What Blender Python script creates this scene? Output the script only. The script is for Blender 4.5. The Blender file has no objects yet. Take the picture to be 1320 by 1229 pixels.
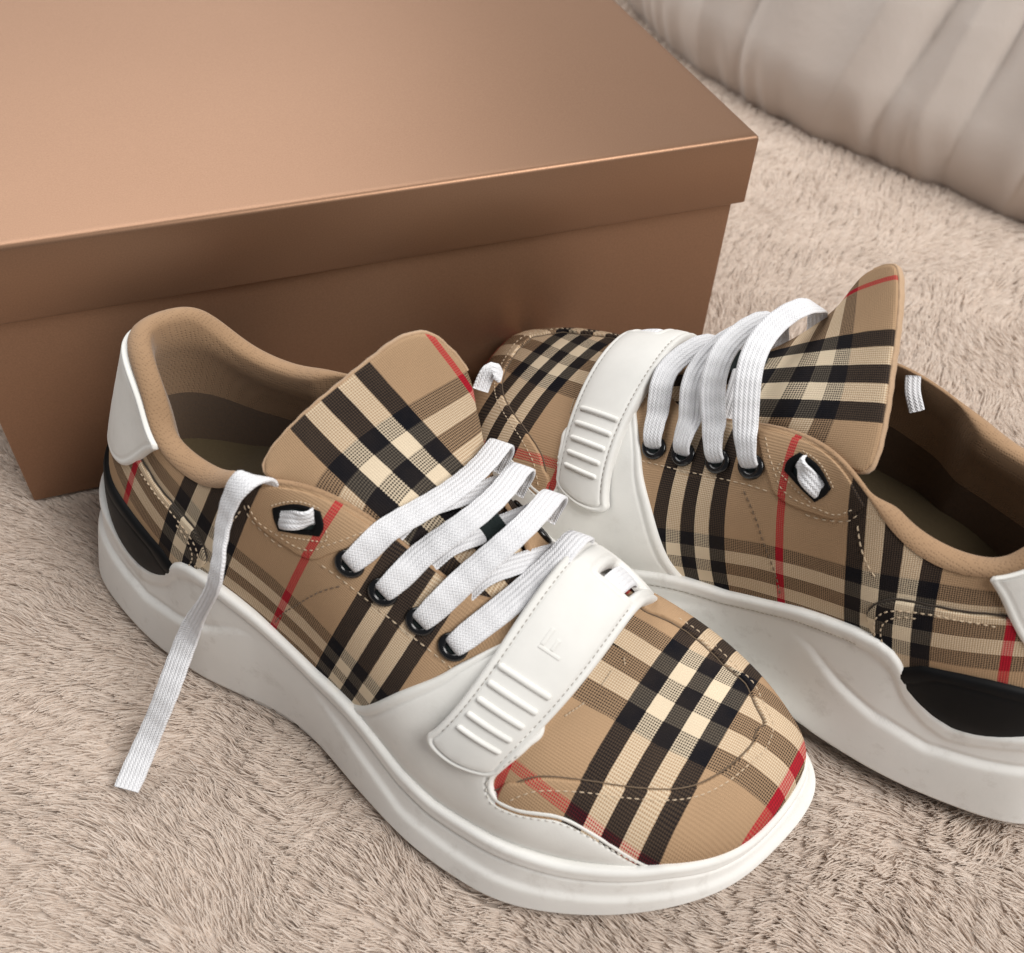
import bpy, bmesh, math, random
import numpy as np
from mathutils import Vector, Matrix
from mathutils.geometry import delaunay_2d_cdt

scene = bpy.context.scene
COL = scene.collection
MM = 0.001
rng = np.random.default_rng(7)
# ------------------------------------------------------------------ camera
cam_d = bpy.data.cameras.new("camera"); cam = bpy.data.objects.new("camera", cam_d); COL.objects.link(cam)
cam.location = (0.27451, -0.20196, 0.35497)
cam.rotation_euler = [math.radians(a) for a in (44.151, -2.2017, 25.2682)]
cam_d.sensor_fit = 'HORIZONTAL'; cam_d.sensor_width = 36.0; cam_d.lens = 36.0 * 1296.93 / 1320.0
cam_d.clip_start = 0.01; cam_d.clip_end = 50
cam_d.dof.use_dof = True; cam_d.dof.focus_distance = 0.40; cam_d.dof.aperture_fstop = 13.0
scene.camera = cam
# ------------------------------------------------------------------ light (a room lit by windows)
world = bpy.data.worlds.new("World"); scene.world = world; world.use_nodes = True
bg = world.node_tree.nodes["Background"]; bg.inputs[0].default_value = (0.80, 0.83, 0.88, 1); bg.inputs[1].default_value = 0.13
def area(name, loc, target, size, size_y, power, color):
    d = bpy.data.lights.new(name, 'AREA'); d.shape = 'RECTANGLE'; d.size = size; d.size_y = size_y; d.energy = power; d.color = color
    o = bpy.data.objects.new(name, d); COL.objects.link(o); o.location = loc
    o.rotation_euler = (Vector(target) - Vector(loc)).to_track_quat('-Z', 'Y').to_euler()
    return o
CENTER = (0.2, 0.1, 0.05)
area("window_light", (-1.35, 1.05, 2.1), CENTER, 2.4, 2.0, 54, (1.0, 0.985, 0.96))
area("room_light", (1.75, -0.15, 2.0), CENTER, 1.6, 1.4, 62, (1.0, 0.975, 0.94))
scene.view_settings.view_transform = 'Standard'; scene.view_settings.look = 'None'
scene.view_settings.exposure = 0.24; scene.view_settings.gamma = 1.0; scene.view_settings.use_curve_mapping = False
scene.cycles.use_denoising = True
scene.cycles.max_bounces = 8
# ------------------------------------------------------------------ shoe surfaces (mm, heel at x=0, toe at x=310, near side y<0)

# key stations round the upper, toe -> near side -> heel -> far side.  F: edge on the sole, T: top edge (spine, throat, collar), A1/A2: bezier handles
KF=[(304,10,19),(297,-17,20),(282,-38,23),(258,-53,26),(230,-61,26),(206,-61,25),(181,-56,26),(151,-46,34),(121,-39.5,45),(101,-36.5,53),(81,-34.5,56),(60,-31.5,46),(38,-26,42),(20,-13,42),
    (11,6,42),(19,25,42),(38,36,42),(60,40,46),(82,40,52),(102,40,50),(125,40,46),(152,41,38),(182,43,30),(208,44,26),(235,44,26),(260,40,26),(282,32,24),(297,23,21)]
KT=[(282,7,45),(270,4,51),(255,1,57),(238,-1,65),(220,-4,75),(203,-6,84),(185,-17,85.5),(150,-17.5,103),(123,-22,113.3),(103,-27,110),(82,-24,98),(61,-19,101),(50,-11,113),(38,-1,121),
    (31,11,123),(35,25,122),(45,34,118),(60,38,106),(82,39,103),(104,38,109),(136,36,111),(167,26,99),(193,9,88),(203,-6,84),(220,-4,75),(238,-1,65),(255,1,57),(270,4,51)]
KA1=[(3,0,12),(2,-1,14),(1,-2,16),(0,-3,18),(0,-3,20),(0,-2,22),(0,-1,25),(0,-1,30),(0,1,26),(0,1,18),(0,-1,14),(0,-2,16),(0,-2,20),(-2,-2,22),
    (-4,0,22),(-2,2,22),(0,2,20),(0,2,16),(0,2,16),(0,1,18),(0,0,24),(0,0,28),(0,1,24),(0,3,22),(0,3,20),(0,3,18),(1,2,16),(2,1,14)]
KA2=[(12,1,-5),None,None,None,None,None,(0,-12,-4.5),(0,-12.5,-5.5),(0,-8.5,-9.5),(0,-4,-16),(0,-5,-10),(2,-6,-14),(0,-4,-18),(-4,-4,-20),
    (-8,0,-22),(-4,4,-20),(0,4,-18),(0,5,-14),(0,5,-14),(0,5,-16),(0,8,-14),(0,12,-10),(0,18,-4),None,None,None,None,None]
KF,KT,KA1=[np.array(k,float) for k in (KF,KT,KA1)]
NK=len(KF)
VW={1:(10,15),2:(9,25),3:(7,29),4:(5,31),5:(3,29)}     # vamp handles: along the spine, sideways
def _fillA2():
    out=np.zeros((NK,3))
    for i in range(NK):
        if KA2[i] is not None: out[i]=KA2[i]; continue
        j=min(i,NK-i); sg=-1 if i<NK/2 else 1
        t=KT[j-1]-KT[j+1] if j<5 else KT[j-1]-KT[j]; t=t/np.linalg.norm(t)
        al,w=VW[j]; out[i]=t*al+np.array([0,sg*w,0])
    return out
KA2=_fillA2()
def _pspline(K):
    n=len(K);M=np.zeros((n,n));r=np.zeros_like(K)
    for i in range(n):
        M[i,i]=4;M[i,i-1]=1;M[i,(i+1)%n]=1;r[i]=3*(K[(i+1)%n]-K[i-1])
    return np.linalg.solve(M,r)
KCTRL=[KF,KF+KA1,KT+KA2,KT]; KDER=[_pspline(k) for k in KCTRL]
def keyeval(c,th):
    th=np.asarray(th,float)%NK;i=np.floor(th).astype(int)%NK;t=(th-np.floor(th))[...,None];j=(i+1)%NK
    K,D=KCTRL[c],KDER[c]
    return (1+2*t)*(1-t)**2*K[i]+t*(1-t)**2*D[i]+t*t*(3-2*t)*K[j]+t*t*(t-1)*D[j]
def S(th,h):
    th,h=np.broadcast_arrays(np.asarray(th,float),np.asarray(h,float));t=h[...,None]
    return (1-t)**3*keyeval(0,th)+3*t*(1-t)**2*keyeval(1,th)+3*t*t*(1-t)*keyeval(2,th)+t**3*keyeval(3,th)
def chart(i,q):
    """i: station from the toe (0) to the heel (14); q: -1 near sole edge, 0 top, +1 far sole edge"""
    i,q=np.broadcast_arrays(np.asarray(i,float),np.asarray(q,float))
    return np.where(q<=0,i,NK-i),1-np.abs(q)
def SV(i,q): return S(*chart(i,q))
def normal(f,a,b,e=2e-3):
    du=f(a+e,b)-f(a-e,b);dv=f(a,b+e)-f(a,b-e);n=np.cross(dv,du)
    return n/(np.linalg.norm(n,axis=-1,keepdims=True)+1e-12)
def cspline(K,closed=False):
    """natural / periodic cubic through K (uniform knots); returns f(t), t in [0,n-1] or [0,n)"""
    K=np.array(K,float);n=len(K)
    M=np.zeros((n,n));r=np.zeros_like(K)
    for i in range(n):
        if closed: M[i,i]=4;M[i,i-1]+=1;M[i,(i+1)%n]+=1;r[i]=3*(K[(i+1)%n]-K[i-1])
        elif i==0: M[0,0]=2;M[0,1]=1;r[0]=3*(K[1]-K[0])
        elif i==n-1: M[i,i]=2;M[i,i-1]=1;r[i]=3*(K[i]-K[i-1])
        else: M[i,i]=4;M[i,i-1]=1;M[i,i+1]=1;r[i]=3*(K[i+1]-K[i-1])
    D=np.linalg.solve(M,r)
    def f(t):
        t=np.asarray(t,float)
        if closed: t=t%n;i=np.floor(t).astype(int)%n;j=(i+1)%n
        else: i=np.clip(np.floor(t).astype(int),0,n-2);j=i+1
        u=(t-i)[...,None]
        return (1+2*u)*(1-u)**2*K[i]+u*(1-u)**2*D[i]+u*u*(3-2*u)*K[j]+u*u*(u-1)*D[j]
    return f
# strap: two edges, near tab -> over the top -> far side
ST_A=[(185,-54.5,49.5),(193,-46.5,62),(199,-31,75.5),(203,-12,85.5),(206,6,88.5),(208,22,81),(209,36,62),(209,45,40)]
ST_T=[(210,-54,46.5),(215,-47,56),(223,-31,67),(229,-12,75),(232,6,76),(234,20,67),(235,33,50),(235,42,34)]
_sa,_st=cspline(ST_A),cspline(ST_T)
def STRAP(s,w):
    s,w=np.broadcast_arrays(np.asarray(s,float),np.asarray(w,float))
    a,b=_sa(s),_st(s);p=a+(b-a)*w[...,None]
    n=np.cross(b-a,_sa(s+.05)-_sa(s-.05));n/=np.linalg.norm(n,axis=-1,keepdims=True)
    return p+n*(1.6*4*w*(1-w))[...,None]
# tongue: rows from the throat to the free top edge, each near, mid, far
TG_A=[[(199,-14,76),(200,-5,80),(199,6,78)],
    [(172,-15,86),(173,2,92),(176,22,89)],
    [(148,-14,99),(151,4,106.5),(160,38,108)],
    [(127,-18.5,108.5),(135,4,121),(158,46,130)],
    [(106.5,-24,111.5),(122,4,134),(147,42,147.5)]]
TG_B=[[(199,-14,76),(200,-5,81),(199,6,79)],
    [(172,-15,86),(173,2,96),(176,22,94)],
    [(148,-14,99),(151,4,112),(161,38,115.5)],
    [(127,-18.5,108.5),(135,4,124),(158,45,134)],
    [(106.5,-24,111.5),(122,4,134),(147,42,148)]]
def make_tongue(TG):
    _tg=[cspline([r[k] for r in TG]) for k in range(3)]
    def TONGUE(u,v):
        """u 0..4 along, v -1 near .. 1 far"""
        u,v=np.broadcast_arrays(np.asarray(u,float),np.asarray(v,float));v=v[...,None]
        a,b,c=_tg[0](u),_tg[1](u),_tg[2](u)
        return a*(v*v-v)/2+b*(1-v*v)+c*(v*v+v)/2
    return TONGUE
TONGUE=make_tongue(TG_A)

# ------------------------------------------------------------------ materials
def mat(name):
    m = bpy.data.materials.new(name); m.use_nodes = True
    nt = m.node_tree; return m, nt, nt.nodes["Principled BSDF"]
def N(nt, t, **kw):
    n = nt.nodes.new(t)
    for k, v in kw.items(): setattr(n, k, v)
    return n
def math_node(nt, op, a, b=None, c=None):
    n = N(nt, 'ShaderNodeMath', operation=op)
    for i, v in enumerate((a, b, c)):
        if v is None: continue
        if isinstance(v, (int, float)): n.inputs[i].default_value = v
        else: nt.links.new(v, n.inputs[i])
    return n.outputs[0]
def noise(nt, scale, detail=3, vec=None, rough=.55):
    n = N(nt, 'ShaderNodeTexNoise'); n.inputs['Scale'].default_value = scale; n.inputs['Detail'].default_value = detail; n.inputs['Roughness'].default_value = rough
    if vec is None:
        tc = N(nt, 'ShaderNodeTexCoord'); vec = tc.outputs['Object']
    nt.links.new(vec, n.inputs['Vector']); return n.outputs['Fac']
def mixcol(nt, fac, a, b, blend='MIX'):
    n = N(nt, 'ShaderNodeMix', data_type='RGBA', blend_type=blend)
    if isinstance(fac, (int, float)): n.inputs[0].default_value = fac
    else: nt.links.new(fac, n.inputs[0])
    for i, v in ((6, a), (7, b)):
        if isinstance(v, tuple): n.inputs[i].default_value = (*v, 1)
        else: nt.links.new(v, n.inputs[i])
    return n.outputs[2]
def ramp(nt, fac, stops, interp='LINEAR'):
    n = N(nt, 'ShaderNodeValToRGB'); cr = n.color_ramp; cr.interpolation = interp
    while len(cr.elements) < len(stops): cr.elements.new(0.5)
    for e, (p, c) in zip(cr.elements, stops):
        e.position = p; e.color = (*c, 1) if len(c) == 3 else c
    nt.links.new(fac, n.inputs[0]); return n.outputs[0]
def bump(nt, bsdf, height, strength, dist):
    b = N(nt, 'ShaderNodeBump'); b.inputs['Strength'].default_value = strength; b.inputs['Distance'].default_value = dist
    nt.links.new(height, b.inputs['Height']); nt.links.new(b.outputs[0], bsdf.inputs['Normal']); return b

# woven check cloth; the UV map of every cloth part holds millimetres on the bolt
PER, BW = 80.2, 6.3
TAN, CREAM, INK, RED = (0.43, 0.282, 0.168), (0.74, 0.615, 0.45), (0.007, 0.007, 0.010), (0.47, 0.012, 0.028)
def plaid():
    m, nt, b = mat("check_cloth")
    uv = N(nt, 'ShaderNodeUVMap'); uv.uv_map = "UVMap"
    sp = N(nt, 'ShaderNodeSeparateXYZ'); nt.links.new(uv.outputs[0], sp.inputs[0])
    wob = noise(nt, 90, 2)
    wv = math_node(nt, 'MULTIPLY', math_node(nt, 'SUBTRACT', wob, .5), .5)
    def yarn(o):
        f = math_node(nt, 'FRACT', math_node(nt, 'DIVIDE', math_node(nt, 'ADD', o, wv), PER))
        w = BW / PER; r = (5 * BW + 26.0) / PER; rw = 1.5 / PER
        return ramp(nt, f, [(0, INK), (w, CREAM), (2 * w, INK), (3 * w, CREAM), (4 * w, INK), (5 * w, TAN), (r - rw, RED), (r + rw, TAN)], 'CONSTANT')
    cu, cv = yarn(sp.outputs[0]), yarn(sp.outputs[1])
    # twill: little diagonal floats of the weft showing between the warp
    k = 2 * math.pi / 1.55
    a = math_node(nt, 'SINE', math_node(nt, 'MULTIPLY', math_node(nt, 'ADD', sp.outputs[0], sp.outputs[1]), k))
    c = math_node(nt, 'SINE', math_node(nt, 'MULTIPLY', math_node(nt, 'SUBTRACT', sp.outputs[0], sp.outputs[1]), k))
    p = math_node(nt, 'MULTIPLY', a, c)
    lum = N(nt, 'ShaderNodeRGBToBW'); nt.links.new(cu, lum.inputs[0])
    lw = math_node(nt, 'MINIMUM', math_node(nt, 'MULTIPLY_ADD', lum.outputs[0], 3.4, .16), 1.15)
    fac = math_node(nt, 'MULTIPLY', math_node(nt, 'MULTIPLY_ADD', math_node(nt, 'GREATER_THAN', p, .06), .68, .13), lw)
    col = mixcol(nt, fac, cu, cv)
    var = noise(nt, 60, 4); col = mixcol(nt, math_node(nt, 'MULTIPLY', math_node(nt, 'SUBTRACT', var, .35), .25), col, (0.16, 0.11, 0.07))
    nt.links.new(col, b.inputs['Base Color'])
    b.inputs['Roughness'].default_value = .9; b.inputs['Specular IOR Level'].default_value = .12
    bump(nt, b, p, .35, .0003)
    return m
def leather(name, col, rough, spec=.4, grain=1400, st=.12, dirt=.0, coat=0.0):
    m, nt, b = mat(name)
    v = noise(nt, 38, 5)
    c2 = tuple(x * .90 for x in col)
    cc = mixcol(nt, ramp(nt, v, [(.35, (0, 0, 0)), (.7, (1, 1, 1))]), col, c2)
    if dirt:
        d = noise(nt, 120, 6, rough=.7); cc = mixcol(nt, math_node(nt, 'MULTIPLY', ramp(nt, d, [(.56, (0, 0, 0)), (.74, (1, 1, 1))]), dirt), cc, (0.42, 0.37, 0.31))
    nt.links.new(cc, b.inputs['Base Color'])
    rr = math_node(nt, 'MULTIPLY_ADD', noise(nt, 70, 4), .22, rough - .11); nt.links.new(rr, b.inputs['Roughness'])
    b.inputs['Specular IOR Level'].default_value = spec; b.inputs['Coat Weight'].default_value = coat; b.inputs['Coat Roughness'].default_value = .35
    g = noise(nt, grain, 3); bump(nt, b, g, st, .0004)
    return m
def rubber(name, col, dirt):
    m, nt, b = mat(name)
    v = noise(nt, 26, 5); cc = mixcol(nt, ramp(nt, v, [(.35, (0, 0, 0)), (.7, (1, 1, 1))]), col, tuple(x * .92 for x in col))
    d = noise(nt, 85, 8, rough=.72); cc = mixcol(nt, math_node(nt, 'MULTIPLY', ramp(nt, d, [(.55, (0, 0, 0)), (.72, (1, 1, 1))]), dirt), cc, (0.36, 0.31, 0.26))
    geo = N(nt, 'ShaderNodeNewGeometry')
    nt.links.new(cc, b.inputs['Base Color']); b.inputs['Roughness'].default_value = .55; b.inputs['Specular IOR Level'].default_value = .35
    b.inputs['Subsurface Weight'].default_value = .0
    g = noise(nt, 420, 4); bump(nt, b, g, .10, .0006)
    return m
def cloth(name, col, rough=.9, scale=900, st=.4, var=.25, dark=None, sheen=.2):
    m, nt, b = mat(name)
    v = noise(nt, scale, 3); v2 = noise(nt, scale * .12, 4)
    cc = mixcol(nt, math_node(nt, 'MULTIPLY', v, var), col, dark or tuple(x * .45 for x in col))
    cc = mixcol(nt, math_node(nt, 'MULTIPLY', v2, var), cc, dark or tuple(x * .6 for x in col))
    nt.links.new(cc, b.inputs['Base Color']); b.inputs['Roughness'].default_value = rough
    b.inputs['Sheen Weight'].default_value = sheen; b.inputs['Specular IOR Level'].default_value = .2
    bump(nt, b, v, st, .0005)
    return m
def mesh_lining():
    m, nt, b = mat("brown_mesh_lining"); tc = N(nt, 'ShaderNodeTexCoord')
    v = N(nt, 'ShaderNodeTexVoronoi'); v.inputs['Scale'].default_value = 950; v.inputs['Randomness'].default_value = .25; nt.links.new(tc.outputs['Object'], v.inputs['Vector'])
    d = ramp(nt, v.outputs['Distance'], [(.18, (0, 0, 0)), (.42, (1, 1, 1))]); n1 = noise(nt, 60, 4)
    c = mixcol(nt, n1, (0.40, 0.255, 0.15), (0.31, 0.19, 0.105)); c = mixcol(nt, math_node(nt, 'MULTIPLY_ADD', d, .22, .78), (0.14, 0.08, 0.045), c)
    nt.links.new(c, b.inputs['Base Color']); b.inputs['Roughness'].default_value = .85; b.inputs['Specular IOR Level'].default_value = .25; b.inputs['Sheen Weight'].default_value = .15
    bump(nt, b, d, .35, .0005); return m
def lace_mat():
    m, nt, b = mat("white_lace")
    uv = N(nt, 'ShaderNodeUVMap'); uv.uv_map = "UVMap"
    sp = N(nt, 'ShaderNodeSeparateXYZ'); nt.links.new(uv.outputs[0], sp.inputs[0])
    # knitted ribs along the lace with a chevron across
    a = math_node(nt, 'SINE', math_node(nt, 'MULTIPLY', sp.outputs[1], 2 * math.pi / 1.7))
    z = math_node(nt, 'ABSOLUTE', math_node(nt, 'SUBTRACT', math_node(nt, 'FRACT', math_node(nt, 'DIVIDE', sp.outputs[1], 1.7)), .5))
    c = math_node(nt, 'SINE', math_node(nt, 'MULTIPLY', math_node(nt, 'ADD', sp.outputs[0], math_node(nt, 'MULTIPLY', z, 2.4)), 2 * math.pi / 1.2))
    h = math_node(nt, 'ADD', math_node(nt, 'MULTIPLY', a, .6), math_node(nt, 'MULTIPLY', c, .4))
    cc = mixcol(nt, math_node(nt, 'MULTIPLY_ADD', h, .12, .14), (0.84, 0.84, 0.86), (0.50, 0.51, 0.56))
    nt.links.new(cc, b.inputs['Base Color']); b.inputs['Roughness'].default_value = .9; b.inputs['Specular IOR Level'].default_value = .15
    b.inputs['Sheen Weight'].default_value = .1
    bump(nt, b, h, .55, .0005)
    return m
def paper():
    m, nt, b = mat("bronze_paper")
    v = noise(nt, 1500, 3, rough=.7); v2 = noise(nt, 9, 5)
    cc = mixcol(nt, math_node(nt, 'MULTIPLY_ADD', v, 1.5, -.4), (0.325, 0.186, 0.114), (0.23, 0.128, 0.075))
    cc = mixcol(nt, math_node(nt, 'MULTIPLY', v2, .28), cc, (0.36, 0.215, 0.135))
    nt.links.new(cc, b.inputs['Base Color']); b.inputs['Metallic'].default_value = .8; b.inputs['Coat Weight'].default_value = .12; b.inputs['Coat Roughness'].default_value = .42
    nt.links.new(math_node(nt, 'MULTIPLY_ADD', v, .12, .41), b.inputs['Roughness'])
    bump(nt, b, v, .10, .0003)
    return m
M = dict(plaid=plaid(), white=leather("white_leather", (0.85, 0.84, 0.805), .48, .4, dirt=.12), white2=leather("white_strap", (0.76, 0.75, 0.72), .55, .3, grain=900, st=.05, dirt=.05),
         sole=rubber("white_rubber", (0.87, 0.86, 0.83), .26), black=leather("black_rubber", (0.0045, 0.0045, 0.005), .6, .14, grain=900, st=.08),
         gloss=leather("black_enamel", (0.006, 0.006, 0.007), .18, .6, grain=300, st=.0), lining=mesh_lining(),
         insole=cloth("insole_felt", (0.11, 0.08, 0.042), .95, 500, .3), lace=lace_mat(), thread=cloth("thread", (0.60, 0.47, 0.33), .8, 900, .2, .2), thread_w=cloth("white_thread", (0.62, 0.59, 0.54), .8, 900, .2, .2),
         paper=paper(), shaded_lining=cloth("shaded_inner_lining", (0.15, 0.093, 0.055), .9, 700, .4, .3), keeper=cloth("dark_tape_and_hole_shade", (0.012, 0.02, 0.02), .8, 900, .4, .2), binding=cloth("tan_binding", (0.52, 0.35, 0.22), .8, 900, .4, .2),  # dark tape doubles as painted shade in slot and eyelets
         seam=cloth("seam_shade", (0.05, 0.036, 0.026), .9, 900, .2, .2), thread_g=cloth("grey_thread", (0.40, 0.37, 0.335), .8, 900, .2, .2), thread_and_shade=cloth("dark_thread_and_shade", (0.16, 0.11, 0.07), .8, 900, .2, .2))  # seam and dark thread colours also paint the shade at panel edges

# ------------------------------------------------------------------ mesh helpers
def mesh_obj(name, V, Fc, material, parent=None, uv=None, smooth=True, flip=False, weld=0, rev=False):
    V = np.asarray(V, float) * MM
    if rev: Fc = [tuple(reversed(f)) for f in Fc]
    me = bpy.data.meshes.new(name)
    if flip: V = V * np.array([1, -1, 1]); Fc = [tuple(reversed(f)) for f in Fc]
    me.from_pydata(V.tolist(), [], [tuple(int(i) for i in f) for f in Fc])
    if uv is not None:
        ul = me.uv_layers.new(name="UVMap"); uv = np.asarray(uv, float)
        li = np.zeros(len(me.loops), int); me.loops.foreach_get("vertex_index", li)
        ul.data.foreach_set("uv", uv[li].astype(np.float32).ravel())
    if weld:
        bm = bmesh.new(); bm.from_mesh(me); bmesh.ops.remove_doubles(bm, verts=bm.verts, dist=weld * MM); bm.to_mesh(me); bm.free()
    if smooth: me.polygons.foreach_set("use_smooth", [True] * len(me.polygons))
    me.materials.append(material)
    o = bpy.data.objects.new(name, me); COL.objects.link(o)
    if parent: o.parent = parent
    return o
def grid_faces(na, nb, closed_a=False, closed_b=False, base=0):
    f = []
    for i in range(na if closed_a else na - 1):
        for j in range(nb if closed_b else nb - 1):
            i2, j2 = (i + 1) % na, (j + 1) % nb
            f.append((base + i * nb + j, base + i2 * nb + j, base + i2 * nb + j2, base + i * nb + j2))
    return f
def in_poly(P, poly):
    x, y = P[:, 0], P[:, 1]; ins = np.zeros(len(P), bool)
    a, b = poly, np.roll(poly, -1, 0)
    for (x0, y0), (x1, y1) in zip(a, b):
        c = ((y0 > y) != (y1 > y))
        with np.errstate(divide='ignore', invalid='ignore'): ins ^= c & (x < (x1 - x0) * (y - y0) / (y1 - y0 + 1e-30) + x0)
    return ins
def dist_poly(P, poly):
    d = np.full(len(P), 1e9); a, b = poly, np.roll(poly, -1, 0)
    for p, q in zip(a, b):
        e = q - p; L = (e @ e) + 1e-12; t = np.clip(((P - p) @ e) / L, 0, 1)
        d = np.minimum(d, np.linalg.norm(P - p - t[:, None] * e, axis=1))
    return d
def smooth_poly(pts, step, closed=True):
    """Catmull-Rom through pts; a point given twice is a corner"""
    segs = []; cur = [np.array(pts[0], float)]; corner0 = False; P = [np.array(p, float) for p in pts]
    out = []; n = len(P)
    uniq = []; corner = []
    for p in P:
        if uniq and np.allclose(uniq[-1], p): corner[-1] = True
        else: uniq.append(p); corner.append(False)
    n = len(uniq)
    for i in range(n if closed else n - 1):
        p1, p2 = uniq[i], uniq[(i + 1) % n]
        p0 = uniq[i - 1] if (closed or i > 0) and not corner[i] else 2 * p1 - p2
        p3 = uniq[(i + 2) % n] if (closed or i + 2 < n) and not corner[(i + 1) % n] else 2 * p2 - p1
        L = np.linalg.norm(p2 - p1); k = max(1, int(math.ceil(L / step)))
        for t in np.arange(k) / k:
            out.append(.5 * ((2 * p1) + (-p0 + p2) * t + (2 * p0 - 5 * p1 + 4 * p2 - p3) * t * t + (-p0 + 3 * p1 - 3 * p2 + p3) * t ** 3))
    if not closed: out.append(uniq[-1])
    return np.array(out)
def panel(name, f, poly, sc, t, r, res, material, parent, uvf=None, off=0.0, groove=None, holes=(), flip=False, step=1.4, sign=1, skirt=.8, raw=False, crown=0):
    """a piece cut from sheet: outline poly in the chart of surface f, laid on it with thickness t and rounded edge r (mm)"""
    sc = np.array(sc, float)
    O = smooth_poly(np.array(poly, float) * sc, step) if not raw else np.array(poly, float) * sc
    H = [smooth_poly(np.array(h, float) * sc, step) for h in holes]
    rings = [r * .3, r * .65, r] + ([groove[0] - .55, groove[0], groove[0] + .55, groove[0] + 1.2] if groove else [])
    pts = []
    for Q in [O] + H:
        tg = np.roll(Q, -1, 0) - np.roll(Q, 1, 0); nn = np.stack([-tg[:, 1], tg[:, 0]], 1); nn /= np.linalg.norm(nn, axis=1, keepdims=True) + 1e-9
        for d in rings:
            for sg in (1, -1):
                C = Q + nn * sg * d; pts.append(C)
    lo, hi = O.min(0), O.max(0)
    gx, gy = np.meshgrid(np.arange(lo[0], hi[0], res), np.arange(lo[1], hi[1], res * .87)); gx = gx + (np.arange(len(gx))[:, None] % 2) * res * .5
    G = np.stack([gx.ravel(), gy.ravel()], 1)
    def dist(P):
        d = dist_poly(P, O)
        for h in H: d = np.minimum(d, dist_poly(P, h))
        return d
    def inside(P):
        m = in_poly(P, O)
        for h in H: m &= ~in_poly(P, h)
        return m
    R = np.concatenate(pts); m = inside(R); R = R[m]; dr = dist(R); R = R[dr > rings[0] * .9]
    # keep ring points that really sit at one of the ring distances
    dr = dist(R); ok = np.min(np.abs(dr[:, None] - np.array(rings)[None]), axis=1) < .12; R = R[ok]
    m = inside(G); G = G[m]; G = G[dist(G) > max(rings) + res * .35]
    nO = len(O); vs = [Vector(p) for p in O]; ed = [(i, (i + 1) % nO) for i in range(nO)]; base = nO
    for h in H:
        vs += [Vector(p) for p in h]; ed += [(base + i, base + (i + 1) % len(h)) for i in range(len(h))]; base += len(h)
    vs += [Vector(p) for p in np.concatenate([R, G])]
    ov, oe, of, *_ = delaunay_2d_cdt(vs, ed, [], 1 if not H else 0, 1e-5)
    P = np.array([(v.x, v.y) for v in ov]); tri = np.array([f_ for f_ in of])
    c = P[tri].mean(1); tri = tri[inside(c)]
    d = dist(P); x = np.clip(d / r, 0, 1); hgt = t * (.3 + .7 * np.sqrt(np.clip(1 - (1 - x) ** 2, 0, 1)))
    if crown: hgt = hgt + crown * (1 - np.exp(-d / 6))
    if groove: hgt = hgt - groove[1] * np.exp(-((d - groove[0]) / .45) ** 2)
    ab = P / sc; a, b = ab[:, 0], ab[:, 1]
    B0 = f(a, b); n = normal(f, a, b) * sign
    V = B0 + n * (hgt + off)[:, None]
    # skirt
    cnt = {}
    for T in tri:
        for e in ((T[0], T[1]), (T[1], T[2]), (T[2], T[0])):
            k = (min(e), max(e)); cnt.setdefault(k, []).append(e)
    bd = [v[0] for v in cnt.values() if len(v) == 1]
    ids = sorted({i for e in bd for i in e}); mp = {i: len(V) + k for k, i in enumerate(ids)}
    V = np.concatenate([V, B0[ids] + n[ids] * (off - skirt)])
    faces = [tuple(T) for T in tri] + [(e[1], e[0], mp[e[0]], mp[e[1]]) for e in bd]
    if sign > 0: faces = [tuple(reversed(q)) for q in faces]
    uv = None
    if uvf is not None: u = uvf(a, b, B0); uv = np.concatenate([u, u[ids]])
    return mesh_obj(name, V, faces, material, parent, uv, True, flip)
def ribbon(name, ctrl, normals, width, thick, material, parent, flip=False, step=2.0, wprof=None, twist=None):
    """flat lace through ctrl (mm) with its face turned to normals"""
    c = cspline(ctrl); nf = cspline(normals); n = len(ctrl) - 1
    tt = np.linspace(0, n, 400); L = np.r_[0, np.cumsum(np.linalg.norm(np.diff(c(tt), axis=0), axis=1))]
    k = max(6, int(L[-1] / step)); s = np.linspace(0, L[-1], k); t = np.interp(s, L, tt)
    C = c(t); T = c(np.clip(t + .02, 0, n)) - c(np.clip(t - .02, 0, n)); T /= np.linalg.norm(T, axis=1, keepdims=True)
    Nn = nf(t); Nn -= T * (Nn * T).sum(1, keepdims=True); Nn /= np.linalg.norm(Nn, axis=1, keepdims=True); S_ = np.cross(T, Nn)
    w = np.full(k, width) if wprof is None else width * np.interp(s / L[-1], *zip(*wprof))
    a = np.linspace(0, 2 * math.pi, 17)[:-1]
    ca, sa = np.cos(a), np.sin(a); px = np.sign(ca) * np.abs(ca) ** .62; py = np.sign(sa) * np.abs(sa) ** .55
    V = C[:, None] + S_[:, None] * (px[None] * w[:, None] / 2)[..., None] + Nn[:, None] * (py * thick / 2)[None, :, None]
    # soft irregularity of a woven lace
    V = V + Nn[:, None] * (.12 * np.sin(s * .9 + 1.3))[:, None, None]
    uv = np.stack(np.broadcast_arrays(s[:, None], px[None] * w[:, None] / 2), -1).reshape(-1, 2)
    F = grid_faces(k, 16, False, True) + [tuple(range(15, -1, -1)), tuple((k - 1) * 16 + i for i in range(16))]
    return mesh_obj(name, V.reshape(-1, 3), F, material, parent, uv, True, flip)
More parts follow.
